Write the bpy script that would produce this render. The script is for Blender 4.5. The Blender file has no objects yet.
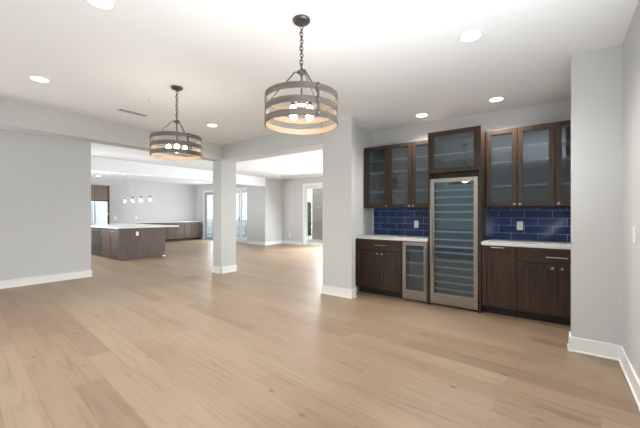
import bpy, bmesh, math, random
from mathutils import Vector, Matrix
random.seed(4)
PI = math.pi
sc = bpy.context.scene
C = bpy.context.collection

# ------------------------------------------------------------------ camera
cam_d = bpy.data.cameras.new('camera')
cam_d.sensor_width = 36; cam_d.lens = 17.977; cam_d.clip_start = 0.02; cam_d.clip_end = 200
cam = bpy.data.objects.new('camera', cam_d); C.objects.link(cam)
cam.location = (0, 0, 1.2725); cam.rotation_euler = (PI/2, 0, 0.6371)
sc.camera = cam

# ------------------------------------------------------------------ exposure, world, sun, daylight, fill lamps
sc.view_settings.view_transform = 'Standard'
sc.view_settings.look = 'None'
sc.view_settings.gamma = 1
sc.view_settings.exposure = 0.60
sc.view_settings.use_curve_mapping = False

w = bpy.data.worlds.new('sky'); sc.world = w; w.use_nodes = True
wn = w.node_tree; bg = wn.nodes['Background']
bg.inputs['Color'].default_value = (0.985, 0.99, 1.0, 1); bg.inputs['Strength'].default_value = 1.5

def lamp(name, kind, loc, rot, energy, color=(1, 1, 1), size=1, size_y=None):
    d = bpy.data.lights.new(name, kind); d.energy = energy; d.color = color
    if kind == 'AREA':
        d.shape = 'RECTANGLE' if size_y else 'DISK'; d.size = size
        if size_y: d.size_y = size_y
    o = bpy.data.objects.new(name, d); C.objects.link(o); o.location = loc; o.rotation_euler = rot
    return o
sun = lamp('sun', 'SUN', (0, 30, 30), (math.radians(-42), 0, math.radians(12)), 3.2, (1, .96, .9))
sun.data.angle = math.radians(1.5)
DAY = (.94, .97, 1.0)
# fill lamps added at made-up unseen windows; door lamps strengthen the glass doors' daylight
lamp('fill_left', 'AREA', (-7.55, -1.5, 1.35), (PI/2+.6, 0, -PI/2), 70, DAY, 2.6, 1.9)
lamp('fill_right', 'AREA', (.38, .75, 1.3), (PI/2+.85, 0, PI/2), 80, DAY, 2.9, 1.6)
lamp('fill_kitchen', 'AREA', (-11.5, 1.40, 1.5), (PI/2+.4, 0, 0), 185, DAY, 3.4, 1.7)
lamp('daylight_kitchen_door', 'AREA', (-13.0, 9.40, 1.2), (-PI/2, 0, 0), 38, DAY, 1.0, 2.1)
lamp('fill_family', 'AREA', (-2.88, 7.2, 1.35), (PI/2-.3, 0, PI/2), 42, DAY, 3.2, 1.9)
lamp('daylight_family_door', 'AREA', (-5.9, 10.02, 1.25), (-PI/2+.5, 0, 0), 290, DAY, 2.3, 2.1)

# ------------------------------------------------------------------ materials
def mat(name, col, rough=.5, metal=0, **kw):
    m = bpy.data.materials.new(name); m.use_nodes = True
    p = m.node_tree.nodes['Principled BSDF']
    p.inputs['Base Color'].default_value = (*col, 1); p.inputs['Roughness'].default_value = rough
    p.inputs['Metallic'].default_value = metal
    for k, v in kw.items(): p.inputs[k.replace('_', ' ')].default_value = v
    return m
def N(m, t, **kw):
    n = m.node_tree.nodes.new(t)
    for k, v in kw.items(): setattr(n, k, v)
    return n
def L(m, a, b): m.node_tree.links.new(a, b)
def PB(m): return m.node_tree.nodes['Principled BSDF']
def coords(m, scale=(1, 1, 1), rot=(0, 0, 0), loc=(0, 0, 0)):
    # world-sized coordinates of the surface point itself
    g = N(m, 'ShaderNodeNewGeometry'); mp = N(m, 'ShaderNodeMapping')
    mp.inputs['Scale'].default_value = scale; mp.inputs['Rotation'].default_value = rot; mp.inputs['Location'].default_value = loc
    L(m, g.outputs['Position'], mp.inputs['Vector']); return mp.outputs['Vector']
def ramp(m, fac, stops):
    r = N(m, 'ShaderNodeValToRGB'); e = r.color_ramp.elements
    while len(e) < len(stops): e.new(.5)
    for i, (p, c) in enumerate(stops): e[i].position = p; e[i].color = (*c, 1)
    L(m, fac, r.inputs['Fac']); return r.outputs['Color']
def mix(m, fac, a, b, blend='MIX'):
    n = N(m, 'ShaderNodeMix', data_type='RGBA', blend_type=blend)
    for s, v in ((0, fac), (6, a), (7, b)):
        if hasattr(v, 'links'): L(m, v, n.inputs[s])
        else: n.inputs[s].default_value = v if s == 0 else (*v, 1)
    return n.outputs[2]
def bump(m, h, strength, dist=.01):
    b = N(m, 'ShaderNodeBump'); b.inputs['Strength'].default_value = strength; b.inputs['Distance'].default_value = dist
    L(m, h, b.inputs['Height']); L(m, b.outputs['Normal'], PB(m).inputs['Normal'])

def painted(name, col, rough=.75):
    m = mat(name, col, rough)
    n = N(m, 'ShaderNodeTexNoise'); n.inputs['Scale'].default_value = 160
    L(m, coords(m), n.inputs['Vector']); bump(m, n.outputs['Fac'], .08, .002)
    return m
M_wall = painted('wall_paint', (.55, .555, .55))
M_ceil = painted('ceiling_paint', (.81, .83, .845), .9)
M_trim = mat('white_trim', (.80, .80, .79), .35)
M_black = mat('black', (.006, .006, .006), .6)

M_floor = mat('oak_planks', (.5, .4, .3), .38)
def _floor():
    m = M_floor
    v = coords(m, rot=(0, 0, math.radians(PLANK_ROT)))
    br = N(m, 'ShaderNodeTexBrick'); br.offset = .37; br.offset_frequency = 2; br.squash = 1
    for k, x in (('Scale', 1), ('Brick Width', 1.45), ('Row Height', .19), ('Mortar Size', .0022), ('Mortar Smooth', .2), ('Bias', 0)):
        br.inputs[k].default_value = x
    br.inputs['Color1'].default_value = (0, 0, 0, 1); br.inputs['Color2'].default_value = (1, 1, 1, 1); br.inputs['Mortar'].default_value = (.5, .5, .5, 1)
    L(m, v, br.inputs['Vector'])
    tone = ramp(m, br.outputs['Color'], [(0, (.222, .152, .097)), (.22, (.256, .181, .117)), (.6, (.278, .200, .131)), (.85, (.284, .211, .138)), (1, (.308, .230, .152))])
    # grain drawn out along the plank
    mp = N(m, 'ShaderNodeMapping'); mp.inputs['Scale'].default_value = (1.1, 16, 1); L(m, v, mp.inputs['Vector'])
    ad = N(m, 'ShaderNodeVectorMath', operation='ADD'); L(m, mp.outputs[0], ad.inputs[0])
    sc_ = N(m, 'ShaderNodeVectorMath', operation='SCALE'); sc_.inputs['Scale'].default_value = 37; L(m, br.outputs['Color'], sc_.inputs[0]); L(m, sc_.outputs[0], ad.inputs[1])
    g = N(m, 'ShaderNodeTexNoise'); g.inputs['Scale'].default_value = 1.6; g.inputs['Detail'].default_value = 6; g.inputs['Distortion'].default_value = .6
    L(m, ad.outputs[0], g.inputs['Vector'])
    gr = ramp(m, g.outputs['Fac'], [(.3, (.72, .68, .62)), (.5, (1, 1, 1)), (.72, (1.10, 1.09, 1.08))])
    c = mix(m, .8, tone, gr, 'MULTIPLY')
    # broad whitewashed and pinkish clouds
    n2 = N(m, 'ShaderNodeTexNoise'); n2.inputs['Scale'].default_value = 1.3; n2.inputs['Detail'].default_value = 3
    mp2 = N(m, 'ShaderNodeMapping'); mp2.inputs['Scale'].default_value = (.6, 3, 1); L(m, v, mp2.inputs['Vector']); L(m, mp2.outputs[0], n2.inputs['Vector'])
    c = mix(m, ramp(m, n2.outputs['Fac'], [(.45, (0, 0, 0)), (.75, (.5, .5, .5))]), c, (.325, .222, .155))
    # knots
    mp3 = N(m, 'ShaderNodeMapping'); mp3.inputs['Scale'].default_value = (2.4, 5.2, 1); L(m, v, mp3.inputs['Vector'])
    vo = N(m, 'ShaderNodeTexVoronoi'); vo.inputs['Scale'].default_value = 1.0; L(m, mp3.outputs[0], vo.inputs['Vector'])
    c = mix(m, ramp(m, vo.outputs['Distance'], [(.035, (.85, .85, .85)), (.10, (0, 0, 0))]), c, (.13, .082, .05))
    # seams
    c = mix(m, ramp(m, br.outputs['Fac'], [(0, (0, 0, 0)), (1, (.7, .7, .7))]), c, (.19, .14, .10))
    L(m, c, PB(m).inputs['Base Color'])
    r = N(m, 'ShaderNodeMapRange'); r.inputs['To Min'].default_value = .34; r.inputs['To Max'].default_value = .5
    L(m, g.outputs['Fac'], r.inputs['Value']); L(m, r.outputs[0], PB(m).inputs['Roughness'])
    bump(m, g.outputs['Fac'], .06, .003)
PLANK_ROT = 4.8
_floor()

def wood(name, dark, light, rough=.42, axis='z'):
    m = mat(name, light, rough, Specular_IOR_Level=.3)
    s = {'z': (22, 22, 1.6), 'x': (1.6, 22, 22)}[axis]
    n = N(m, 'ShaderNodeTexNoise'); n.inputs['Scale'].default_value = 1.5; n.inputs['Detail'].default_value = 5; n.inputs['Distortion'].default_value = .8
    L(m, coords(m, s), n.inputs['Vector'])
    L(m, ramp(m, n.outputs['Fac'], [(.3, dark), (.7, light)]), PB(m).inputs['Base Color'])
    bump(m, n.outputs['Fac'], .08, .002); return m
M_esp = wood('espresso_wood', (.026, .016, .010), (.060, .038, .025))
M_esp_h = wood('espresso_wood_rail', (.026, .016, .010), (.060, .038, .025), axis='x')
M_kick = mat('toe_kick_wood', (.014, .010, .008), .6)
M_isl = wood('taupe_wood', (.085, .062, .050), (.125, .095, .078))
M_inner = mat('cabinet_interior', (.13, .14, .145), .6)
M_shelf = mat('glass_shelf_edge', (.5, .53, .54), .3)
M_quartz = mat('white_quartz', (.66, .65, .63), .22)
M_nickel = mat('brushed_nickel', (.42, .39, .36), .3, 1)

def steel():
    m = mat('stainless_steel', (.36, .33, .30), .33, 1)
    n = N(m, 'ShaderNodeTexNoise'); n.inputs['Scale'].default_value = 1; L(m, coords(m, (8, 8, 420)), n.inputs['Vector'])
    r = N(m, 'ShaderNodeMapRange'); r.inputs['To Min'].default_value = .26; r.inputs['To Max'].default_value = .42
    L(m, n.outputs['Fac'], r.inputs['Value']); L(m, r.outputs[0], PB(m).inputs['Roughness']); return m
M_steel = steel()
M_liner = mat('fridge_liner', (.17, .21, .225), .45)
M_blue_reflection = mat('blue_reflection_paint', (.012, .042, .16), .35)  # colour of a blue reflection in the door glass, painted on an inner panel
M_rack = mat('rack_front', (.52, .54, .54), .35, .3)

def glass(name, tint, refl=.10, rough=.02, haze=0, haze_col=(.3, .33, .35)):
    m = bpy.data.materials.new(name); m.use_nodes = True; nt = m.node_tree; nt.nodes.clear()
    o = N(m, 'ShaderNodeOutputMaterial'); t = N(m, 'ShaderNodeBsdfTransparent'); t.inputs['Color'].default_value = (*tint, 1)
    g = N(m, 'ShaderNodeBsdfGlossy'); g.inputs['Roughness'].default_value = rough; g.inputs['Color'].default_value = (.9, .95, 1, 1)
    lw = N(m, 'ShaderNodeLayerWeight'); lw.inputs['Blend'].default_value = .25
    mr = N(m, 'ShaderNodeMapRange'); mr.inputs['To Min'].default_value = refl; mr.inputs['To Max'].default_value = .7
    L(m, lw.outputs['Fresnel'], mr.inputs['Value'])
    ms = N(m, 'ShaderNodeMixShader'); L(m, mr.outputs[0], ms.inputs[0])
    src = t.outputs[0]
    if haze:
        d = N(m, 'ShaderNodeBsdfDiffuse'); d.inputs['Color'].default_value = (*haze_col, 1)
        mh = N(m, 'ShaderNodeMixShader'); mh.inputs[0].default_value = haze
        L(m, t.outputs[0], mh.inputs[1]); L(m, d.outputs[0], mh.inputs[2]); src = mh.outputs[0]
    L(m, src, ms.inputs[1]); L(m, g.outputs[0], ms.inputs[2]); L(m, ms.outputs[0], o.inputs['Surface']); return m
M_pane = glass('window_glass', (.93, .96, .96), .03)
M_cabglass = glass('cabinet_glass', (.72, .78, .80), .05, .03, .07, (.16, .18, .20))
M_coolglass = glass('cooler_glass', (.70, .78, .81), .05, .02, .03, (.18, .22, .24))
M_lampglass = glass('pendant_glass', (.96, .97, .97), .03)
M_railglass = glass('green_glass', (.90, .95, .935), .08)

def tile(name, axes, phase, zph):
    m = mat(name, (.02, .05, .15), .1, Specular_IOR_Level=.3)
    g = N(m, 'ShaderNodeNewGeometry'); sp = N(m, 'ShaderNodeSeparateXYZ'); cb = N(m, 'ShaderNodeCombineXYZ')
    L(m, g.outputs['Position'], sp.inputs[0]); L(m, sp.outputs[axes], cb.inputs['X']); L(m, sp.outputs['Z'], cb.inputs['Y'])
    mp = N(m, 'ShaderNodeMapping'); mp.inputs['Location'].default_value = (-phase, -zph, 0); L(m, cb.outputs[0], mp.inputs['Vector'])
    br = N(m, 'ShaderNodeTexBrick'); br.offset = .5
    for k, x in (('Scale', 1), ('Brick Width', .308), ('Row Height', .1045), ('Mortar Size', .003), ('Mortar Smooth', .1), ('Bias', 0)): br.inputs[k].default_value = x
    br.inputs['Color1'].default_value = (.012, .030, .10, 1); br.inputs['Color2'].default_value = (.022, .055, .185, 1); br.inputs['Mortar'].default_value = (.26, .33, .46, 1)
    L(m, mp.outputs[0], br.inputs['Vector'])
    n = N(m, 'ShaderNodeTexNoise'); n.inputs['Scale'].default_value = 14; L(m, mp.outputs[0], n.inputs['Vector'])
    L(m, mix(m, .5, br.outputs['Color'], ramp(m, n.outputs['Fac'], [(.3, (.7, .7, .7)), (.7, (1.2, 1.2, 1.2))]), 'MULTIPLY'), PB(m).inputs['Base Color'])
    inv = N(m, 'ShaderNodeMath', operation='SUBTRACT'); inv.inputs[0].default_value = 1; L(m, br.outputs['Fac'], inv.inputs[1])
    bump(m, inv.outputs[0], .4, .002); return m
M_tile_r = tile('blue_tile', 'X', -.351, .905)
M_tile_l = tile('blue_tile_left_run', 'X', -2.191, .905)
M_tile_s = tile('blue_tile_side', 'Y', 5.15, .905)

def emit(name, col, s):
    m = bpy.data.materials.new(name); m.use_nodes = True; nt = m.node_tree; nt.nodes.clear()
    o = N(m, 'ShaderNodeOutputMaterial'); e = N(m, 'ShaderNodeEmission'); e.inputs['Color'].default_value = (*col, 1); e.inputs['Strength'].default_value = s
    L(m, e.outputs[0], o.inputs['Surface']); return m
M_lens = emit('lit_lens', (1, .97, .92), 9)
M_bulb = emit('warm_bulb', (1, .80, .55), 14)
M_bulb_w = emit('white_bulb', (1, .95, .88), 8)
def banded():
    m = mat('weathered_wood_band', (.2, .16, .13), .6)
    n = N(m, 'ShaderNodeTexNoise'); n.inputs['Scale'].default_value = 1.2; n.inputs['Detail'].default_value = 5
    L(m, coords(m, (5, 5, 90)), n.inputs['Vector'])
    L(m, ramp(m, n.outputs['Fac'], [(.3, (.062, .050, .038)), (.7, (.135, .112, .088))]), PB(m).inputs['Base Color']); return m
M_band = banded()
M_bandin = mat('pale_band_lining', (.20, .15, .105), .6)
M_iron = mat('dark_iron', (.10, .095, .09), .4, .7)
M_plate = mat('white_plastic', (.82, .82, .80), .4)
M_slot = mat('slot_grey', (.25, .25, .25), .5)
M_fridge = mat('fridge_steel', (.42, .46, .50), .35, .8)
M_vent_dark = mat('vent_dark', (.12, .12, .12), .7)
M_alu = mat('door_frame_white', (.72, .73, .73), .4)
M_alug = mat('door_frame_grey', (.42, .43, .43), .4)
M_patio = painted('patio_concrete', (.42, .41, .39), .85)
M_stucco = painted('taupe_stucco', (.30, .26, .22), .9)
def foliage():
    m = mat('leaves', (.07, .13, .04), .6)
    n = N(m, 'ShaderNodeTexNoise'); n.inputs['Scale'].default_value = 9; L(m, coords(m), n.inputs['Vector'])
    L(m, ramp(m, n.outputs['Fac'], [(.35, (.05, .09, .03)), (.65, (.17, .24, .10))]), PB(m).inputs['Base Color']); return m
M_leaf = foliage()

# ------------------------------------------------------------------ mesh helpers
class MB:
    def __init__(s): s.bm = bmesh.new(); s.mi = 0
    def _tag(s, faces):
        for f in faces: f.material_index = s.mi
    def box(s, x0, x1, y0, y1, z0, z1, bev=0, seg=2):
        r = bmesh.ops.create_cube(s.bm, size=1); vs = r['verts']
        for v in vs:
            v.co = Vector(((x0+x1)/2 + v.co.x*(x1-x0), (y0+y1)/2 + v.co.y*(y1-y0), (z0+z1)/2 + v.co.z*(z1-z0)))
        if s.mi: s._tag({f for v in vs for f in v.link_faces})
        if bev:
            es = list({e for v in vs for e in v.link_edges})
            bmesh.ops.bevel(s.bm, geom=es, offset=bev, segments=seg, affect='EDGES', profile=.5)
        return s
    def cyl(s, c, r, h, axis='z', n=24, r2=None):
        q = bmesh.ops.create_cone(s.bm, cap_ends=True, segments=n, radius1=r, radius2=r if r2 is None else r2, depth=h)
        R = {'z': Matrix(), 'x': Matrix.Rotation(PI/2, 4, 'Y'), 'y': Matrix.Rotation(PI/2, 4, 'X')}[axis]
        bmesh.ops.transform(s.bm, matrix=Matrix.Translation(c) @ R, verts=q['verts'])
        if s.mi: s._tag({f for v in q['verts'] for f in v.link_faces})
        return s
    def ball(s, c, r, sx=1, sy=1, sz=1, n=16):
        q = bmesh.ops.create_uvsphere(s.bm, u_segments=n, v_segments=n//2+2, radius=r)
        bmesh.ops.transform(s.bm, matrix=Matrix.Translation(c) @ Matrix.Diagonal((sx, sy, sz, 1)), verts=q['verts']); return s
    def lathe(s, prof, c=(0, 0, 0), n=32, closed=False):
        rows = []
        for r, z in prof:
            rows.append([s.bm.verts.new((c[0]+r*math.cos(2*PI*i/n), c[1]+r*math.sin(2*PI*i/n), c[2]+z)) for i in range(n)])
        k = len(rows)
        for a in range(k if closed else k-1):
            A, B = rows[a], rows[(a+1) % k]
            for i in range(n):
                f = s.bm.faces.new((A[i], A[(i+1) % n], B[(i+1) % n], B[i])); f.material_index = s.mi
        return s
    def tube(s, pts, r, n=10):
        pts = [Vector(p) for p in pts]; rows = []
        for i, p in enumerate(pts):
            d = (pts[min(i+1, len(pts)-1)] - pts[max(i-1, 0)]).normalized()
            a = d.orthogonal().normalized() if i == 0 else (a - d*a.dot(d)).normalized()
            b = d.cross(a)
            rows.append([s.bm.verts.new(p + (a*math.cos(2*PI*j/n) + b*math.sin(2*PI*j/n))*r) for j in range(n)])
        for A, B in zip(rows, rows[1:]):
            for j in range(n): s.bm.faces.new((A[j], A[(j+1) % n], B[(j+1) % n], B[j]))
        s.bm.faces.new(rows[0][::-1]); s.bm.faces.new(rows[-1]); return s
    def torus(s, c, R, r, mat4=None, sx=1, n=14, m=6):
        rows = []
        for i in range(n):
            t = 2*PI*i/n; rows.append([])
            for j in range(m):
                q = 2*PI*j/m
                v = Vector(((R+r*math.cos(q))*math.cos(t), (R*sx+r*math.cos(q))*math.sin(t), r*math.sin(q)))
                if mat4: v = mat4 @ v
                rows[-1].append(s.bm.verts.new(v + Vector(c)))
        for i in range(n):
            for j in range(m):
                s.bm.faces.new((rows[i][j], rows[(i+1) % n][j], rows[(i+1) % n][(j+1) % m], rows[i][(j+1) % m]))
        return s

def world_loc(o):
    v = Vector((0, 0, 0))
    while o: v += o.location; o = o.parent
    return v
def obj(name, mb, mats, parent=None, origin=None, smooth=False, local=False):
    """links the mesh as one object; coordinates are world ones unless local"""
    bm = mb.bm; bmesh.ops.recalc_face_normals(bm, faces=bm.faces)
    base = world_loc(parent) if parent is not None and not local else Vector((0, 0, 0))
    o_loc = Vector((0, 0, 0))
    if origin is None and parent is None and not local:
        vs = bm.verts; xs = [v.co for v in vs]
        o_loc = Vector(((min(v.x for v in xs)+max(v.x for v in xs))/2, (min(v.y for v in xs)+max(v.y for v in xs))/2, min(v.z for v in xs)))
    elif origin is not None: o_loc = Vector(origin)
    bmesh.ops.translate(bm, verts=bm.verts, vec=-(base + o_loc))
    me = bpy.data.meshes.new(name); bm.to_mesh(me); bm.free()
    for m in (mats if isinstance(mats, (list, tuple)) else [mats]): me.materials.append(m)
    if smooth:
        me.polygons.foreach_set('use_smooth', [True]*len(me.polygons))
        me.set_sharp_from_angle(angle=math.radians(35))
    o = bpy.data.objects.new(name, me); C.objects.link(o); o.location = o_loc
    if parent is not None: o.parent = parent
    return o
def thing(name, label, cat, loc, group=None):
    o = bpy.data.objects.new(name, None); C.objects.link(o); o.location = loc; o.empty_display_size = .1
    return tag(o, label, cat, group)
def tag(o, label, cat, group=None):
    o['label'] = label; o['category'] = cat
    if group: o['group'] = group
    return o
def struct(name, mb, m, parent=None, **kw):
    o = obj(name, mb, m, parent, **kw)
    if parent is None: o['kind'] = 'structure'
    return o
def dup(root, loc, label, group=None, rotz=0):
    def cp(o, par):
        c = o.copy(); C.objects.link(c)
        if par is not None: c.parent = par
        for ch in o.children: cp(ch, c)
        return c
    r = cp(root, None); r.location = loc; r.rotation_euler[2] = rotz; r['label'] = label
    if group: r['group'] = group
    return r
B = lambda *a, **k: MB().box(*a, **k)

# ------------------------------------------------------------------ the setting
H = 2.743; HB = 2.427
struct('floor', B(-15.25, 1.0, -3.55, 10.25, -.12, 0), M_floor)
struct('ceiling', B(-15.25, 1.0, -3.55, 10.25, H, H+.15), M_ceil)

def wall_open(name, axis, a0, a1, b0, b1, holes, z1=H):
    """wall running along axis from a0 to a1, thickness b0..b1, holes (s0,s1,z0,z1)"""
    mb = MB()
    def bx(s0, s1, z0, z_1):
        if s1-s0 < 1e-4 or z_1-z0 < 1e-4: return
        if axis == 'x': mb.box(s0, s1, b0, b1, z0, z_1)
        else: mb.box(b0, b1, s0, s1, z0, z_1)
    p = a0
    for s0, s1, z0, z_1 in sorted(holes):
        bx(p, s0, 0, z1); bx(s0, s1, 0, z0); bx(s0, s1, z_1, z1); p = s1
    bx(p, a1, 0, z1)
    return struct(name, mb, M_wall)

WR = (-.8, 2.3, .35, 2.3)
wall_open('wall_right', 'y', -3.4, 3.774, .457, .577, [WR])
struct('wall_right_pier', B(.111, .577, 3.774, 3.93, 0, H), M_wall)
struct('wall_nook_right', B(.42, .54, 3.93, 5.167, 0, H), M_wall)
struct('wall_bar', B(-2.78, .54, 5.167, 5.29, 0, H), M_wall)
struct('wall_left_pier', MB().box(-3.022, -2.482, 4.152, 4.27, 0, H).box(-3.022, -2.66, 4.27, 4.56, 0, H), M_wall)
wall_open('wall_nook_left', 'y', 4.56, 10.1, -2.78, -2.66, [(5.6, 8.8, .3, 2.4)])
struct('wall_column', B(-6.047, -5.749, 4.23, 4.62, 0, H), M_wall)
struct('trim_1', B(-6.047, -5.749, -3.4, 4.23, HB, H), M_wall)       # beam on the left
struct('trim_2', B(-5.749, -3.022, 4.23, 4.62, HB, H), M_wall)       # beam between column and pier
struct('trim_3', B(-9.80, -9.52, 1.32, 9.13, 2.392, H), M_ceil)      # header before the kitchen
WL = (-2.8, -.2, .35, 2.35)
wall_open('wall_left', 'y', -3.4, 2.45, -7.75, -7.595, [WL])
WF = (5.6, 8.8, .3, 2.4)
wall_open('wall_rear', 'x', -7.75, .577, -3.52, -3.4, [])
wall_open('wall_kitchen_near', 'x', -15, -7.75, 1.2, 1.32, [(-13.2, -9.8, .65, 2.35)])
struct('wall_kitchen_back', B(-15.12, -15.0, 1.2, 9.62, 0, H), M_wall)
wall_open('wall_kitchen_end', 'x', -15, -10.64, 9.5, 9.62, [(-14.28, -12.40, 0, 2.36), (-12.12, -10.9, 0, 2.37)])
struct('wall_family_return', B(-10.64, -9.52, 9.13, 10.22, 0, H), M_wall)
wall_open('wall_family', 'x', -9.52, -2.78, 10.1, 10.22, [(-8.26, -4.6, 0, 2.42)])
# the rear-left wall, seen by nothing but closing the family room beyond the pier is wall_nook_left

# baseboards: tall flat board with a small cap bevel and a shoe
def base(name, segs):
    """segs: (x0,y0,x1,y1,nx,ny) along a wall face, n = direction into the room"""
    mb = MB()
    for x0, y0, x1, y1, nx, ny in segs:
        def slab(t, z0, z1, bev):
            xs = sorted((x0, x1)); ys = sorted((y0, y1))
            if nx: xs = sorted((x0, x0+nx*t))
            else: ys = sorted((y0, y0+ny*t))
            mb.box(xs[0], xs[1], ys[0], ys[1], z0, z1, bev)
        slab(.016, 0, .135, .003); slab(.027, 0, .018, .004)
    return struct(name, mb, M_trim)
base('baseboard_right', [(.457, -3.4, .457, 3.774, -1, 0)])
base('baseboard_right_pier', [(.09, 3.774, .457, 3.774, 0, -1), (.111, 3.774, .111, 3.93, -1, 0)])
base('baseboard_left_pier', [(-3.04, 4.152, -2.464, 4.152, 0, -1), (-2.482, 4.152, -2.482, 4.27, 1, 0), (-3.022, 4.152, -3.022, 4.56, -1, 0)])
base('baseboard_nook', [(-2.66, 4.27, -2.66, 4.60, 1, 0)])
base('baseboard_column', [(-6.063, 4.23, -5.733, 4.23, 0, -1), (-5.749, 4.214, -5.749, 4.636, 1, 0), (-6.047, 4.23, -6.047, 4.62, -1, 0), (-6.063, 4.62, -5.733, 4.62, 0, 1)])
base('baseboard_left', [(-7.595, -3.4, -7.595, 2.45, 1, 0), (-7.75, 2.45, -7.579, 2.45, 0, 1)])
base('baseboard_rear', [(-7.595, -3.4, .457, -3.4, 0, 1)])
base('baseboard_family', [(-9.52, 10.1, -8.36, 10.1, 0, -1), (-9.52, 9.13, -9.52, 10.1, 1, 0), (-10.64, 9.13, -9.504, 9.13, 0, -1)])
base('baseboard_kitchen', [(-14.4, 9.5, -14.38, 9.5, 0, -1), (-12.31, 9.5, -12.21, 9.5, 0, -1)])

# unseen windows, added to go with the fill lamps
def window_y(name, x0, x1, y0, y1, z0, z1):
    f = MB(); t = .06; ym = (y0+y1)/2; xm = (x0+x1)/2
    f.box(x0, x1, y0, y1, z0, z0+t); f.box(x0, x1, y0, y1, z1-t, z1)
    for a, b in ((y0, y0+t), (y1-t, y1), (ym-.03, ym+.03)): f.box(x0, x1, a, b, z0+t, z1-t)
    o = struct(name, f, M_alu)
    for a, b in ((y0+t, ym-.03), (ym+.03, y1-t)): obj('window_pane', B(xm-.004, xm+.004, a, b, z0+t, z1-t), M_pane, o)
    return o
def window(name, x0, x1, y0, y1, z0, z1, axis='x'):
    if axis == 'y': return window_y(name, x0, x1, y0, y1, z0, z1)
    f = MB(); t = .06
    f.box(x0, x1, y0, y1, z0, z0+t); f.box(x0, x1, y0, y1, z1-t, z1)
    f.box(x0, x0+t, y0, y1, z0+t, z1-t); f.box(x1-t, x1, y0, y1, z0+t, z1-t)
    xm = (x0+x1)/2; f.box(xm-.03, xm+.03, y0, y1, z0+t, z1-t)
    o = struct(name, f, M_alu)
    ym = (y0+y1)/2
    obj('window_pane', B(x0+t, xm-.03, ym-.004, ym+.004, z0+t, z1-t), M_pane, o)
    obj('window_pane', B(xm+.03, x1-t, ym-.004, ym+.004, z0+t, z1-t), M_pane, o)
    return o
window('added_window_1', -7.70, -7.64, *WL, axis='y')
window('added_window_2', .49, .55, *WR, axis='y')
window('added_window_4', -2.75, -2.69, *WF, axis='y')
window('added_window_3', -13.2, -9.8, 1.23, 1.29, .65, 2.35)

# glazed doors
def door(name, x0, x1, y, z1, panels, fm, handle_at=None):
    f = MB()
    f.box(x0, x1, y-.0, y+.12, z1-.05, z1, .004); f.box(x0, x0+.04, y, y+.12, 0, z1-.05, .004); f.box(x1-.04, x1, y, y+.12, 0, z1-.05, .004); f.box(x0, x1, y, y+.12, 0, .025)
    o = struct(name, f, fm)
    c = MB(); w_ = .085
    c.box(x0-w_, x0, y-.018, y, 0, z1+w_, .003); c.box(x1, x1+w_, y-.018, y, 0, z1+w_, .003); c.box(x0, x1, y-.018, y, z1, z1+w_, .003)
    obj('door_casing', c, M_trim, o)
    n = len(panels)-1
    for i in range(n):
        a, b = panels[i], panels[i+1]; yy = y+.035 + (i % 2)*.042; s = .065
        p = MB(); p.box(a, a+s, yy, yy+.035, .03, z1-.055, .004); p.box(b-s, b, yy, yy+.035, .03, z1-.055, .004)
        p.box(a+s, b-s, yy, yy+.035, .03, .03+.1, .004); p.box(a+s, b-s, yy, yy+.035, z1-.055-.08, z1-.055, .004)
        po = obj('door_panel', p, fm, o)
        obj('door_pane', B(a+s, b-s, yy+.014, yy+.021, .13, z1-.135), M_pane, po)
        if handle_at is not None and i in handle_at:
            h = MB().box(b-.05, b-.02, yy-.028, yy, .95, 1.15, .004); h.box(b-.045, b-.025, yy-.05, yy-.028, .97, 1.13, .004)
            obj('door_handle', h, M_nickel, po)
    return o
door('door_1', -14.28, -12.40, 9.5, 2.36, [-14.24, -13.34, -12.44], M_alug, (0,))
door('door_2', -12.12, -10.9, 9.5, 2.37, [-12.08, -11.60, -10.94], M_alu, (0,))
door('door_3', -8.26, -4.6, 10.1, 2.42, [-8.22, -7.30, -6.43, -5.54, -4.64], M_alu, (0,))

# outdoors
struct('patio_ground', B(-30, 8, 9.62, 24, -.2, -.04), M_patio)
tag(obj('outdoor_wall', MB().box(-10.28, -4, 13.2, 13.5, -.04, 3.4).box(-10.34, -3.95, 13.15, 13.55, 3.4, 3.46), M_stucco), 'taupe stucco wall outside the family room glass door', 'wall')
def shrub(x, y, h, r, label):
    t = thing('shrub', label, 'shrub', (x, y, -.04), 'shrubs outside the family room door')
    mb = MB()
    for i in range(900):
        a = random.uniform(0, 2*PI); z = random.uniform(.12, 1)*h; rr = r*math.sqrt(random.random())*(1-.35*abs(z/h-.55))
        c = Vector((rr*math.cos(a), rr*math.sin(a), z)); d = Vector((random.gauss(0, 1), random.gauss(0, 1), random.gauss(.4, 1))).normalized(); s = d.orthogonal().normalized()
        l = random.uniform(.05, .09)
        v = [mb.bm.verts.new(c + q) for q in (-d*l, s*l*.35, d*l, -s*l*.35)]; mb.bm.faces.new(v)
    obj('foliage', mb, M_leaf, t, local=True)
    st = MB()
    for i in range(5):
        a = i*1.3; st.tube([(0, 0, 0), (r*.3*math.cos(a), r*.3*math.sin(a), h*.5), (r*.55*math.cos(a), r*.55*math.sin(a), h*.85)], .012, 6)
    obj('stem', st, mat('bark', (.12, .09, .06), .8), t, local=True)
shrub(-10.02, 12.6, 1.9, .13, 'taller green shrub left of the taupe wall outside the glass door')
shrub(-10.1, 12.1, .8, .12, 'low green shrub at the foot of the taupe wall outside')
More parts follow.
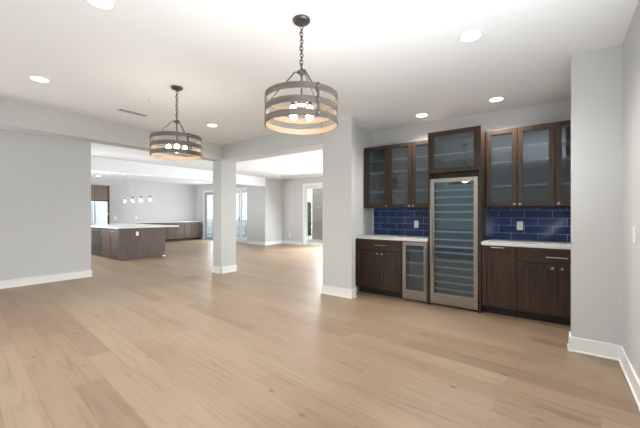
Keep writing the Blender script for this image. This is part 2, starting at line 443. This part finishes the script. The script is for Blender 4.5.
# glass balustrade beyond the kitchen doors
rt = thing('balustrade', 'low green glass railing outside the kitchen glass doors', 'railing', (-15.0, 11.2, -.04))
for i in range(6):
    obj('glass_panel', B(-18.4+i*1.2, -17.26+i*1.2, 11.195, 11.207, .02, .92), M_railglass, rt)
obj('handrail', B(-18.5, -11.1, 11.18, 11.225, .92, .955), M_alug, rt)
for i in range(7): obj('rail_post', B(-18.45+i*1.2, -18.41+i*1.2, 11.18, 11.22, -.04, .92), M_alug, rt)

# ------------------------------------------------------------------ bar cabinets
FY = 4.53                                     # plane of the door fronts
def shaker(name, x0, x1, z0, z1, y, parent, glassy=False, rail=.058, th=.02, m=None, kn=None, pull=None, glass_m=None):
    """a framed door whose front face is at y; recessed panel or glass"""
    m = m or M_esp
    f = MB(); b = .0025
    f.box(x0, x0+rail, y, y+th, z0, z1, b); f.box(x1-rail, x1, y, y+th, z0, z1, b)
    f.box(x0+rail, x1-rail, y, y+th, z0, z0+rail, b); f.box(x0+rail, x1-rail, y, y+th, z1-rail, z1, b)
    if not glassy: f.box(x0+rail, x1-rail, y+.009, y+th-.002, z0+rail, z1-rail)
    o = obj(name, f, m, parent)
    if glassy: obj('glass_pane', B(x0+rail, x1-rail, y+.010, y+.014, z0+rail, z1-rail), glass_m or M_cabglass, o)
    if kn: knob(kn[0], y, kn[1], o)
    if pull: bar_pull(pull[0], pull[1], y, pull[2], o)
    return o
def knob(x, y, z, parent):
    k = MB().cyl((x, y-.009, z), .0055, .018, 'y', 12).cyl((x, y-.022, z), .0145, .010, 'y', 20)
    obj('knob', k, M_nickel, parent, smooth=True)
def bar_pull(x0, x1, y, z, parent):
    k = MB().cyl(((x0+x1)/2, y-.028, z), .0055, x1-x0, 'x', 12)
    for x in (x0+.018, x1-.018): k.cyl((x, y-.014, z), .0045, .028, 'y', 10)
    obj('pull_handle', k, M_nickel, parent, smooth=True)
def carcass(x0, x1, y0, y1, z0, z1, shelves=(), t=.018, inner=True, m=None):
    """open-fronted box: sides, top, bottom, back"""
    c = MB()
    c.box(x0, x0+t, y0, y1, z0, z1); c.box(x1-t, x1, y0, y1, z0, z1)
    c.box(x0+t, x1-t, y0, y1, z0, z0+t); c.box(x0+t, x1-t, y0, y1, z1-t, z1)
    c.box(x0+t, x1-t, y1-.008, y1, z0+t, z1-t)
    return c

def base_cab(x0, x1, label, fronts, group='espresso base cabinets of the bar'):
    t = thing('base_cabinet', label, 'cabinet', ((x0+x1)/2, 4.86, 0), group)
    obj('carcass', carcass(x0, x1, FY+.02, 5.165, .10, .874), M_esp, t)
    obj('toe_kick', B(x0, x1, FY+.085, FY+.10, 0, .10), M_kick, t)
    for k in fronts: k(t)
    return t
def drawer(x0, x1, z0, z1, pull):
    def mk(t):
        f = B(x0, x1, FY, FY+.02, z0, z1, bev=.003); o = obj('drawer_front', f, M_esp_h, t)
        bar_pull(pull[0], pull[1], FY, pull[2], o)
    return mk
def dr(x0, x1, z0, z1, **kw): return lambda t: shaker('door', x0, x1, z0, z1, FY, t, **kw)
G = .0025
base_cab(-2.597, -1.845, 'dark brown bar base cabinet left of the small wine cooler, one drawer over two doors', [
    drawer(-2.597+G, -1.845-G, .70, .868, (-2.283, -2.083, .79)),
    dr(-2.597+G, -2.205-G, .105, .694, kn=(-2.235, .655)), dr(-2.205+G, -1.845-G, .105, .694, kn=(-2.155, .655))])
base_cab(-.775, -.387, 'narrow dark brown bar cabinet with one full-height door right of the tall wine fridge', [
    dr(-.775+G, -.387-G, .105, .868, pull=(-.66, -.515, .853))])
base_cab(-.385, .398, 'wide dark brown bar base cabinet beside the right pier, drawer over two doors', [
    drawer(-.385+G, .398-G, .70, .868, (-.10, .105, .775)),
    dr(-.385+G, .007-G, .105, .694, kn=(-.038, .65)), dr(.007+G, .398-G, .105, .694, kn=(.052, .65))])
obj_f = obj('filler_strip', B(-2.655, -2.6, FY+.01, FY+.03, 0.10, .874), M_esp); tag(obj_f, 'narrow dark filler strip between left nook wall and base cabinet', 'filler')
tag(obj('filler_strip', B(-2.655, -2.606, 4.845, 4.865, 1.372, 2.395), M_esp), 'narrow dark filler strip between left nook wall and upper cabinet', 'filler')

tag(obj('countertop', B(-2.655, -1.46, FY-.022, 5.155, .876, .915, bev=.004), M_quartz), 'white quartz bar countertop on the left run, under the left glass cabinets', 'countertop', 'white bar countertops')
tag(obj('countertop', B(-.775, .415, FY-.022, 5.155, .876, .915, bev=.004), M_quartz), 'white quartz bar countertop on the right run, beside the right pier', 'countertop', 'white bar countertops')
tag(obj('backsplash', B(-2.62, -1.46, 5.156, 5.166, .917, 1.370), M_tile_l), 'blue subway tile backsplash left of the tall wine fridge', 'backsplash')
tag(obj('backsplash', MB().box(-.766, .415, 5.156, 5.166, .917, 1.370), M_tile_r), 'blue subway tile backsplash right of the tall wine fridge', 'backsplash')
tag(obj('side_backsplash', B(-.777, -.767, 4.85, 5.155, .917, 1.370), M_tile_s), 'short blue tile return on the side of the wine fridge tower', 'backsplash')

# upper cabinets with glass doors
UY = 4.83
def upper(x0, x1, label, doors):
    t = thing('wall_cabinet', label, 'cabinet', ((x0+x1)/2, 5.0, 1.372), 'glass-door wall cabinets of the bar')
    obj('carcass', carcass(x0, x1, UY+.02, 5.164, 1.372, 2.395), M_esp, t)
    obj('lining', B(x0+.019, x1-.019, 5.148, 5.155, 1.391, 2.376), M_inner, t)
    for z in (1.645, 1.963, 2.155): obj('shelf', B(x0+.019, x1-.019, UY+.05, 5.147, z-.009, z+.009), M_shelf, t)
    for a, b, kx in doors: shaker('door', a+G, b-G, 1.374, 2.393, UY, t, glassy=True, kn=(kx, 1.40), rail=.06)
    return t
upper(-2.602, -2.192, 'leftmost glass-front wall cabinet, single door, by the nook wall', [(-2.602, -2.192, -2.222)])
upper(-2.19, -1.462, 'two-door glass wall cabinet just left of the wine fridge tower', [(-2.19, -1.81, -1.84), (-1.81, -1.462, -1.78)])
upper(-.77, -.015, 'two-door glass wall cabinet just right of the wine fridge tower', [(-.77, -.408, -.438), (-.408, -.015, -.378)])
upper(-.012, .415, 'rightmost glass wall cabinet, partly hidden behind the right pier', [(-.012, .415, .02)])

# tower above the wine fridge
tw = thing('tower_cabinet', 'dark tall surround with glass flip-up door over the wine fridge', 'cabinet', (-1.12, 4.85, 0))
obj('side_panel', B(-1.458, -1.438, FY, 5.164, 0, 2.415, bev=.002), M_esp, tw)
obj('side_panel', B(-.803, -.779, FY-.01, 5.164, 0, 2.415, bev=.002), M_esp, tw)
obj('carcass', carcass(-1.437, -.804, FY+.02, 5.164, 1.84, 2.415), M_esp, tw)
obj('lining', B(-1.418, -.823, 5.148, 5.155, 1.86, 2.396), M_inner, tw)
obj('shelf', B(-1.418, -.823, FY+.06, 5.147, 2.09, 2.105), M_shelf, tw)
shaker('door', -1.436, -.805, 1.842, 2.413, FY, tw, glassy=True, rail=.062)
obj('gap_shade_panel', B(-1.437, -.804, FY+.08, FY+.09, 1.772, 1.838), M_black, tw)  # black panel painting in the shade of the gap above the fridge

# wine fridges
def cooler(name, label, x0, x1, z1, racks, grille, blue, handle, group):
    y = FY-.005 if name == 'wine_fridge' else FY-.003
    t = thing(name, label, 'fridge', ((x0+x1)/2, 4.86, 0), group)
    f = MB(); f.box(x0, x0+.02, y+.045, 5.13, .03, z1); f.box(x1-.02, x1, y+.045, 5.13, .03, z1)
    f.box(x0+.02, x1-.02, y+.045, 5.13, z1-.03, z1); f.box(x0+.02, x1-.02, y+.045, 5.13, .03, grille)
    obj('cabinet_body', f, M_black, t)
    bk = MB()
    bk.box(x0+.021, x1-.021, y+.24, y+.26, grille, z1-.031)
    bo = obj('liner', bk, M_liner, t)
    if blue: obj('blue_reflection_panel', B(x0+.022, x1-.022, y+.215, y+.239, blue[0], blue[1]), M_blue_reflection, t)  # added panel imitating the blue reflection in the glass
    fr = .052; d = MB(); a, b, lo = x0+.004, x1-.004, grille+.004
    d.box(a, a+fr, y, y+.042, lo, z1-.002, .003); d.box(b-fr, b, y, y+.042, lo, z1-.002, .003)
    d.box(a+fr, b-fr, y, y+.042, lo, lo+fr*.9, .003); d.box(a+fr, b-fr, y, y+.042, z1-.002-fr, z1-.002, .003)
    do = obj('door', d, M_steel, t)
    obj('glass_pane', B(a+fr, b-fr, y+.014, y+.022, lo+fr*.9, z1-.002-fr), M_coolglass, do)
    hx, h0, h1 = handle
    hb = MB().cyl((hx, y-.04, (h0+h1)/2), .010, h1-h0, 'z', 16)
    for z in (h0+.05, h1-.05): hb.cyl((hx, y-.02, z), .007, .04, 'y', 12)
    obj('door_handle', hb, M_steel, do, smooth=True)
    g = MB().box(a, b, y+.002, y+.04, .028, grille-.002, .003)
    for i in range(3): g.box(a+.07, b-.07, y-.0005, y+.004, .045+i*(grille-.075)/3, .051+i*(grille-.075)/3)
    go = obj('kick_grille', g, M_steel, t)
    for xx in (a+.012, b-.052): obj('hinge_cover', B(xx, xx+.04, y-.004, y+.002, .045, grille-.015, bev=.002), M_nickel, go)
    for z in racks:
        r = MB().box(x0+.024, x1-.024, y+.052, y+.066, z-.014, z+.013, .003)
        obj('bottle_rack', r, M_rack, t)
    fx = [(x0+.04, 0), (x1-.04, 0)]
    for xx, _ in fx:
        for yy in (y+.10, 5.05): obj('leveling_foot', MB().cyl((xx, yy, .0155), .016, .031, 'z', 12), M_black, t)
    return t
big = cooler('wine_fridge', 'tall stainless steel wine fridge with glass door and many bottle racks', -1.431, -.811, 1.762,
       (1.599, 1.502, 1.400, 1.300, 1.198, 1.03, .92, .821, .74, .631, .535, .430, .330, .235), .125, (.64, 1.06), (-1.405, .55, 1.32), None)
obj('control_strip', B(-1.19, -.94, FY+.06, FY+.10, 1.675, 1.70), M_black, big)
obj('interior_fill_strip', B(-1.33, -.91, FY+.11, FY+.13, 1.722, 1.73), emit('fridge_fill', (.85, .95, 1), 6), big)  # glowing strip added to brighten the fridge inside
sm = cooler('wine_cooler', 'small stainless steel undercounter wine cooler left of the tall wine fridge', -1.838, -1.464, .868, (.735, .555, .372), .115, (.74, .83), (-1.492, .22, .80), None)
obj('interior_fill_strip', B(-1.75, -1.55, FY+.11, FY+.13, .826, .834), emit('cooler_fill', (.85, .95, 1), 3), sm)  # added glow that lifts the inside of the small cooler

# outlets and switches
def outlet(loc, face, label, kind='outlet', group='white wall outlets', s=1.0):
    """face: direction the plate looks to"""
    t = thing('wall_outlet' if kind == 'outlet' else 'light_switch', label, kind, loc, group)
    def bx(u0, u1, d0, d1, z0, z1, bev=0):
        f = {'-y': (u0, u1, -d1, -d0), '+x': (d0, d1, u0, u1), '-x': (-d1, -d0, u0, u1)}[face]
        return MB().box(*f, z0, z1, bev)
    obj('plate', bx(-.036, .036, .0005, .006, -.058, .058, .002), M_plate, t, local=True)
    if kind == 'outlet':
        for z in (-.021, .021):
            so = obj('socket', bx(-.016, .016, .006, .0085, z-.014, z+.014, .002), M_plate, t, local=True)
            for u in (-.006, .006): obj('slot', bx(u-.0013, u+.0013, .0086, .0092, z-.004, z+.006), M_slot, so, local=True)
    else: obj('rocker', bx(-.016, .016, .006, .0095, -.033, .033, .002), M_plate, t, local=True)
    return t
outlet((-.403, 5.155, 1.112), '-y', 'white outlet on the blue tile right of the wine fridge')
outlet((-1.848, 5.155, 1.105), '-y', 'white outlet on the blue tile left of the wine fridge')
outlet((-9.485, 4.17, .72), '+x', 'white outlet on the end panel of the kitchen island')
outlet((.457, 3.22, 1.12), '-x', 'white rocker switch on the right wall near the pier', 'switch', 'white wall switches')
outlet((-15.0, 5.72, 1.1), '+x', 'white outlet on kitchen back wall just right of the refrigerator')
outlet((-15.0, 6.55, 1.1), '+x', 'white outlet on kitchen back wall above the long counter')
outlet((-9.05, 10.1, .38), '-y', 'low white outlet on the family room wall near the glass door')

# ------------------------------------------------------------------ kitchen
it = thing('kitchen_island', 'taupe brown kitchen island body under a white top', 'island', (-10.7, 4.3, 0))
IX0, IX1, IY0, IY1 = -12.4, -9.485, 3.70, 4.97
obj('island_body', MB().box(IX0, IX1-.02, IY0+.022, IY1-.01, .10, .875).box(IX0+.05, IX1-.10, IY0+.09, IY1-.06, 0, .10), M_esp, it)
obj('end_panel', MB().box(IX1-.02, IX1, IY0+.02, IY1, .04, .875, .002).box(IX1-.018, IX1+.004, IY0+.0, IY0+.045, .085, .875, .002).box(IX1-.06, IX1-.006, IY0+.075, IY1-.08, 0, .04), M_isl, it)
obj('toe_block', B(IX1-.09, IX1-.005, IY1-.075, IY1+.01, 0, .14, bev=.003), M_trim, it)
fx = [(-9.52, -10.10), (-10.10, -10.72)]
for a, b in fx:
    o = obj('drawer_front', B(b+G, a-G, IY0, IY0+.02, .70, .868, bev=.002), M_esp_h, it); bar_pull((a+b)/2-.09, (a+b)/2+.09, IY0, .79, o)
    shaker('door', b+G, a-G, .11, .694, IY0, it, kn=(b+.05, .65))
dwo = obj('dishwasher_door', B(-11.33, -10.73, IY0-.005, IY0+.02, .11, .868, bev=.004), mat('black_steel', (.05, .048, .047), .25, .7), it)
bar_pull(-11.28, -10.78, IY0-.01, .80, dwo)
shaker('door', -12.38, -11.87, .11, .868, IY0, it); shaker('door', -11.86, -11.35, .11, .868, IY0, it)
tag(obj('island_countertop', B(-12.45, -9.44, 3.66, 5.39, .877, .915, bev=.004), M_quartz), 'long white quartz top of the kitchen island, overhanging at right', 'countertop')
fc = thing('kitchen_faucet', 'tall gooseneck chrome faucet on the kitchen island', 'faucet', (-11.25, 4.05, .915))
obj('faucet_base', MB().cyl((0, 0, .022), .025, .044, 'z', 20), M_nickel, fc, local=True, smooth=True)
pts = [(0, 0, .044), (0, 0, .27)] + [(0, .11-.11*math.cos(a), .27+.11*math.sin(a)) for a in [PI*i/10 for i in range(1, 10)]] + [(0, .22, .20)]
obj('spout', MB().tube(pts, .013), M_nickel, fc, local=True, smooth=True)
obj('lever', MB().tube([(.02, 0, .035), (.09, 0, .07)], .006), M_nickel, fc, local=True, smooth=True)

# refrigerator in its surround
ft = thing('refrigerator', 'stainless steel refrigerator at the far left of the kitchen', 'refrigerator', (-14.6, 4.7, 0))
obj('refrigerator_body', B(-14.98, -14.26, 4.245, 5.145, .02, 1.775, bev=.004), M_fridge, ft)
for i, (a, b, hy) in enumerate(((4.25, 4.692, 4.64), (4.698, 5.14, 4.75))):
    o = obj('door', B(-14.255, -14.20, a, b, .62, 1.775, bev=.008), M_fridge, ft)
    h = MB().cyl((-14.15, hy, 1.2), .012, .8, 'z', 12)
    for z in (.85, 1.55): h.cyl((-14.175, hy, z), .008, .05, 'x', 10)
    obj('door_handle', h, M_steel, o, smooth=True)
o = obj('freezer_drawer', B(-14.255, -14.20, 4.25, 5.14, .06, .61, bev=.008), M_fridge, ft)
h = MB().cyl((-14.15, 4.695, .53), .012, .7, 'x', 12); bmesh.ops.rotate(h.bm, verts=h.bm.verts, cent=(-14.15, 4.695, .53), matrix=Matrix.Rotation(PI/2, 3, 'Z'))
obj('drawer_handle', h, M_steel, o, smooth=True)
fs = thing('refrigerator_surround', 'dark brown cabinet and panel framing the kitchen refrigerator', 'cabinet', (-14.6, 4.7, 0))
obj('side_panel', B(-14.99, -14.18, 5.155, 5.20, 0, 2.39, bev=.002), M_esp, fs)
obj('side_panel', B(-14.99, -14.18, 4.19, 4.235, 0, 2.39, bev=.002), M_esp, fs)
obj('carcass', B(-14.99, -14.225, 4.236, 5.154, 1.80, 2.39), M_isl, fs)
for a, b in ((4.24, 4.69), (4.70, 5.15)):
    d = MB().box(-14.224, -14.212, a, b, 1.81, 2.38, .002)
    d.box(-14.211, -14.203, a, a+.06, 1.81, 2.38); d.box(-14.211, -14.203, b-.06, b, 1.81, 2.38); d.box(-14.211, -14.203, a+.06, b-.06, 1.81, 1.87); d.box(-14.211, -14.203, a+.06, b-.06, 2.32, 2.38)
    obj('door', d, M_isl, fs)

# back counter cabinets (face +x)
ys = [5.21, 6.05, 6.88, 7.66, 8.50, 9.36]
places = ['next to the refrigerator', 'second from the refrigerator', 'in the middle of the back wall', 'second from the far right end', 'at the far right end of the run']
for i in range(5):
    a, b = ys[i]+.003, ys[i+1]-.003
    t = thing('kitchen_cabinet', 'taupe kitchen base cabinet on back wall, ' + places[i], 'cabinet', (-14.7, (a+b)/2, 0), 'kitchen base cabinets along the back wall')
    obj('carcass', B(-14.99, -14.43, a, b, .10, .873), M_isl, t)
    obj('toe_kick', B(-14.9, -14.50, a, b, 0, .10), M_kick, t)
    mid = (a+b)/2
    for p, q, hy in ((a, mid, mid-.04), (mid, b, mid+.04)):
        d = MB().box(-14.43, -14.418, p+.003, q-.003, .11, .865, .002)
        for yy0, yy1, z0, z1 in ((p+.003, p+.06, .11, .865), (q-.06, q-.003, .11, .865), (p+.06, q-.06, .11, .167), (p+.06, q-.06, .808, .865)): d.box(-14.418, -14.41, yy0, yy1, z0, z1)
        o = obj('door', d, M_isl, t)
        obj('knob', MB().cyl((-14.398, hy, .80), .012, .022, 'x', 12), M_nickel, o, smooth=True)
tag(obj('kitchen_countertop', B(-14.99, -14.38, 5.205, 9.38, .875, .912, bev=.004), M_quartz), 'long white countertop along the kitchen back wall', 'countertop')

# pendants over the island
pd = thing('pendant_light', 'small clear glass pendant over the island, nearest the camera', 'pendant light', (-9.90, 4.72, H), 'glass pendants over the kitchen island')
obj('canopy', MB().cyl((0, 0, -.0105), .055, .02), M_iron, pd, local=True, smooth=True)
obj('rod', MB().cyl((0, 0, -.46), .0028, .88, 'z', 8), M_nickel, pd, local=True)
obj('socket', MB().cyl((0, 0, -.94), .020, .09, 'z', 16), M_iron, pd, local=True, smooth=True)
obj('glass_shade', MB().lathe([(.022, -.90), (.04, -.93), (.055, -1.0), (.065, -1.11), (.063, -1.11), (.053, -1.0), (.038, -.932), (.022, -.903)], n=28), M_lampglass, pd, local=True, smooth=True)
obj('bulb', MB().ball((0, 0, -1.04), .032, 1, 1, 1.3), M_bulb_w, pd, local=True, smooth=True)
for k, lb in ((1, 'second from right in the row of four'), (2, 'third from right in the row of four'), (3, 'leftmost of the four')):
    dup(pd, (-9.90-.587*k, 4.72, H), 'small clear glass pendant over the island, ' + lb)

# ------------------------------------------------------------------ ceiling fixtures
CT = H
rl = thing('recessed_light', 'round lit recessed ceiling light at the top, between chandelier and right wall', 'recessed light', (-.57, 2.86, CT), 'recessed lights in the ceiling')
obj('trim_ring', MB().lathe([(.075, -.001), (.098, -.001), (.096, -.006), (.080, -.009), (.075, -.006)], closed=True, n=40), M_trim, rl, local=True, smooth=True)
obj('lens', MB().cyl((0, 0, -.0035), .0735, .004, n=40), M_lens, rl, local=True)
def down(x, y, e=18):
    l = lamp('recessed_lamp', 'SPOT', (x, y, CT-.03), (0, 0, 0), e*4, (1, .965, .92)); l.data.spot_size = math.radians(150); l.data.spot_blend = .9; l.data.shadow_soft_size = .07
    return l
down(-.57, 2.86)
for x, y, lb in ((-2.53, .87, 'round recessed ceiling light at the top edge, left of the near chandelier'),
                 (-4.52, .98, 'round recessed ceiling light at far left above the left wall'),
                 (-4.58, 3.19, 'round recessed ceiling light just right of the far chandelier'),
                 (-.62, 4.63, 'round recessed ceiling light above the right glass cabinets'),
                 (-1.61, 4.72, 'round recessed ceiling light above the left glass cabinets'),
                 (-14.28, 4.84, 'small recessed light in kitchen ceiling, right above the refrigerator cabinet'),
                 (-12.95, 4.70, 'small recessed light in kitchen ceiling, in front of the refrigerator')):
    dup(rl, (x, y, CT), lb)
    if x < -8: down(x, y, 8)
    else: down(x, y)
for x, y in ((-2.3, -1.4), (-5.0, -1.4)):
    dup(rl, (x, y, CT), 'round recessed light further along the ceiling'); down(x, y, 8)

vt = thing('ceiling_vent', 'long white ceiling air vent with grey slats left of the far chandelier', 'vent', (-4.93, 2.11, CT))
vm = MB(); a_, b_ = .215, .085
vm.box(-b_, b_, -a_, -a_+.03, -.008, -.0005, .002); vm.box(-b_, b_, a_-.03, a_, -.008, -.0005, .002); vm.box(-b_, -b_+.03, -a_+.03, a_-.03, -.008, -.0005, .002); vm.box(b_-.03, b_, -a_+.03, a_-.03, -.008, -.0005, .002)
obj('vent_frame', vm, M_trim, vt, local=True)
obj('vent_backing', B(-b_+.03, b_-.03, -a_+.03, a_-.03, -.003, -.0008), M_vent_dark, vt, local=True)
for i in range(3):
    y0 = -a_+.034 + i*.121
    s_ = MB()
    for j in range(4): s_.box(-b_+.034+j*.028, -b_+.041+j*.028, y0, y0+.112, -.0075, -.003)
    obj('slat', s_, M_alug, vt, local=True)
sd = thing('smoke_detector', 'small white ceiling sensor left of the far chandelier canopy', 'detector', (-4.17, 2.0, CT))
obj('housing', MB().lathe([(0, -.001), (.032, -.001), (.032, -.006), (.02, -.014), (0, -.015)], n=24), M_plate, sd, local=True, smooth=True)
sp = thing('ceiling_speaker', 'faint white round cover in ceiling between two bar recessed lights', 'speaker', (-1.2, 4.68, CT))
obj('cover', MB().lathe([(0, -.0005), (.06, -.0005), (.058, -.006), (0, -.007)], n=32), M_ceil, sp, local=True, smooth=True)
for x, y, lb in ((-12.78, 5.18, 'small round sensor on kitchen ceiling right of two recessed lights'), (-8.68, 8.99, 'small round detector on family room ceiling')):
    t = thing('smoke_detector', lb, 'detector', (x, y, CT))
    obj('housing', MB().lathe([(0, -.001), (.065, -.001), (.065, -.02), (.045, -.035), (0, -.036)], n=28), M_plate, t, local=True, smooth=True)

# chandeliers
def chandelier(loc, label, rot, turn=45):
    t = thing('chandelier', label, 'chandelier', loc, 'round three-band chandeliers')
    t.rotation_euler[2] = rot
    c_ = obj('canopy', MB().lathe([(0, -.001), (.066, -.001), (.066, -.012), (.058, -.022), (.02, -.028), (0, -.028)], n=36), M_iron, t, local=True, smooth=True)
    obj('canopy_loop', MB().torus((0, 0, -.04), .011, .0028, Matrix.Rotation(PI/2, 4, 'X')), M_iron, t, local=True, smooth=True)
    ch = MB(); z = -.062; i = 0
    while z > -.36:
        R = Matrix.Rotation(PI/2*(i % 2) + .35, 4, 'Z') @ Matrix.Rotation(PI/2, 4, 'X')
        ch.torus((0, 0, z), .0115, .0034, R, sx=1.55, n=14, m=6); z -= .0262; i += 1
    wr = [(.014*math.sin(k*.7), .014*math.cos(k*.7), -.03-.012*k) for k in range(29)]
    obj('chain', ch, M_iron, t, local=True, smooth=True)
    obj('cord', MB().tube(wr, .0028, 6), M_iron, t, local=True, smooth=True)
    ztop, zb = -.578, -.806            # top and bottom of the drum below the ceiling
    obj('hub', MB().lathe([(0, -.375), (.012, -.375), (.014, -.39), (.034, -.394), (.036, -.404), (.016, -.41), (.010, -.43), (0, -.43)], n=24), M_iron, t, local=True, smooth=True)
    obj('center_rod', MB().cyl((0, 0, -.53), .007, .22, 'z', 12), M_iron, t, local=True, smooth=True)
    R0 = .274
    angs = [math.radians(a) for a in (24, 144, 264)]
    for a in angs:
        # a measured from the direction towards the camera, made local by rot
        u = Vector((math.sin(a), -math.cos(a), 0))
        pr = [(.030, -.400), (.044, -.396), (.056, -.402), (.068, -.416), (.12, -.474), (.19, -.553), (.262, -.634)]
        obj('arm', MB().tube([(u.x*r, u.y*r, z) for r, z in pr], .0055, 8), M_iron, t, local=True, smooth=True)
        s = MB().box(-.009, .009, -.003, .003, zb-.004, ztop+.004, .0012)
        bmesh.ops.transform(s.bm, matrix=Matrix.Translation(u*(R0+.0035)) @ Matrix.Rotation(a, 4, 'Z'), verts=s.bm.verts)
        so = obj('strap', s, M_iron, t, local=True)
        for z in (ztop-.024, (ztop+zb)/2, zb+.024):
            r = MB().ball((u.x*(R0+.007), u.y*(R0+.007), z), .006, n=10); obj('rivet', r, M_nickel, so, local=True, smooth=True)
    for z1 in (-.578, -.668, -.759):
        z0 = z1-.046
        rb = MB(); rb.lathe([(R0, z0), (R0, z1), (R0-.0035, z1), (R0-.0035, z0)], n=72, closed=True)
        bo = obj('band', rb, M_band, t, local=True, smooth=True)
        ln = MB().lathe([(R0-.0038, z0+.0005), (R0-.0038, z1-.0005), (R0-.006, z1-.0005), (R0-.006, z0+.0005)], n=72, closed=True)
        obj('band_lining', ln, M_bandin, bo, local=True, smooth=True)
    obj('socket_hub', MB().lathe([(0, -.618), (.03, -.620), (.045, -.632), (.045, -.647), (.02, -.656), (0, -.656)], n=24), M_iron, t, local=True, smooth=True)
    for k in range(4):
        a = math.radians(turn+90*k); u = Vector((math.cos(a), math.sin(a), 0))
        sk = MB().tube([(u.x*.03, u.y*.03, -.640), (u.x*.065, u.y*.065, -.636), (u.x*.088, u.y*.088, -.642)], .006, 8)
        sk.cyl((u.x*.088, u.y*.088, -.653), .016, .032, 'z', 16)
        so = obj('lamp_arm', sk, M_iron, t, local=True, smooth=True)
        obj('bulb', MB().ball((u.x*.088, u.y*.088, -.708), .028, 1, 1, 1.4, n=16), M_bulb, so, local=True, smooth=True)
    l = lamp('chandelier_glow', 'POINT', (loc[0], loc[1], loc[2]-.708), (0, 0, 0), 7.5, (1, .90, .76)); l.data.shadow_soft_size = .11
    return t
chandelier((-1.55, 1.86, H), 'near three-band round chandelier on a long chain, in front of the pier', math.atan2(1.55, 1.86))
chandelier((-3.545, 1.995, H), 'far three-band round chandelier on a chain, in front of the kitchen opening', math.atan2(3.56, 1.99), 0)
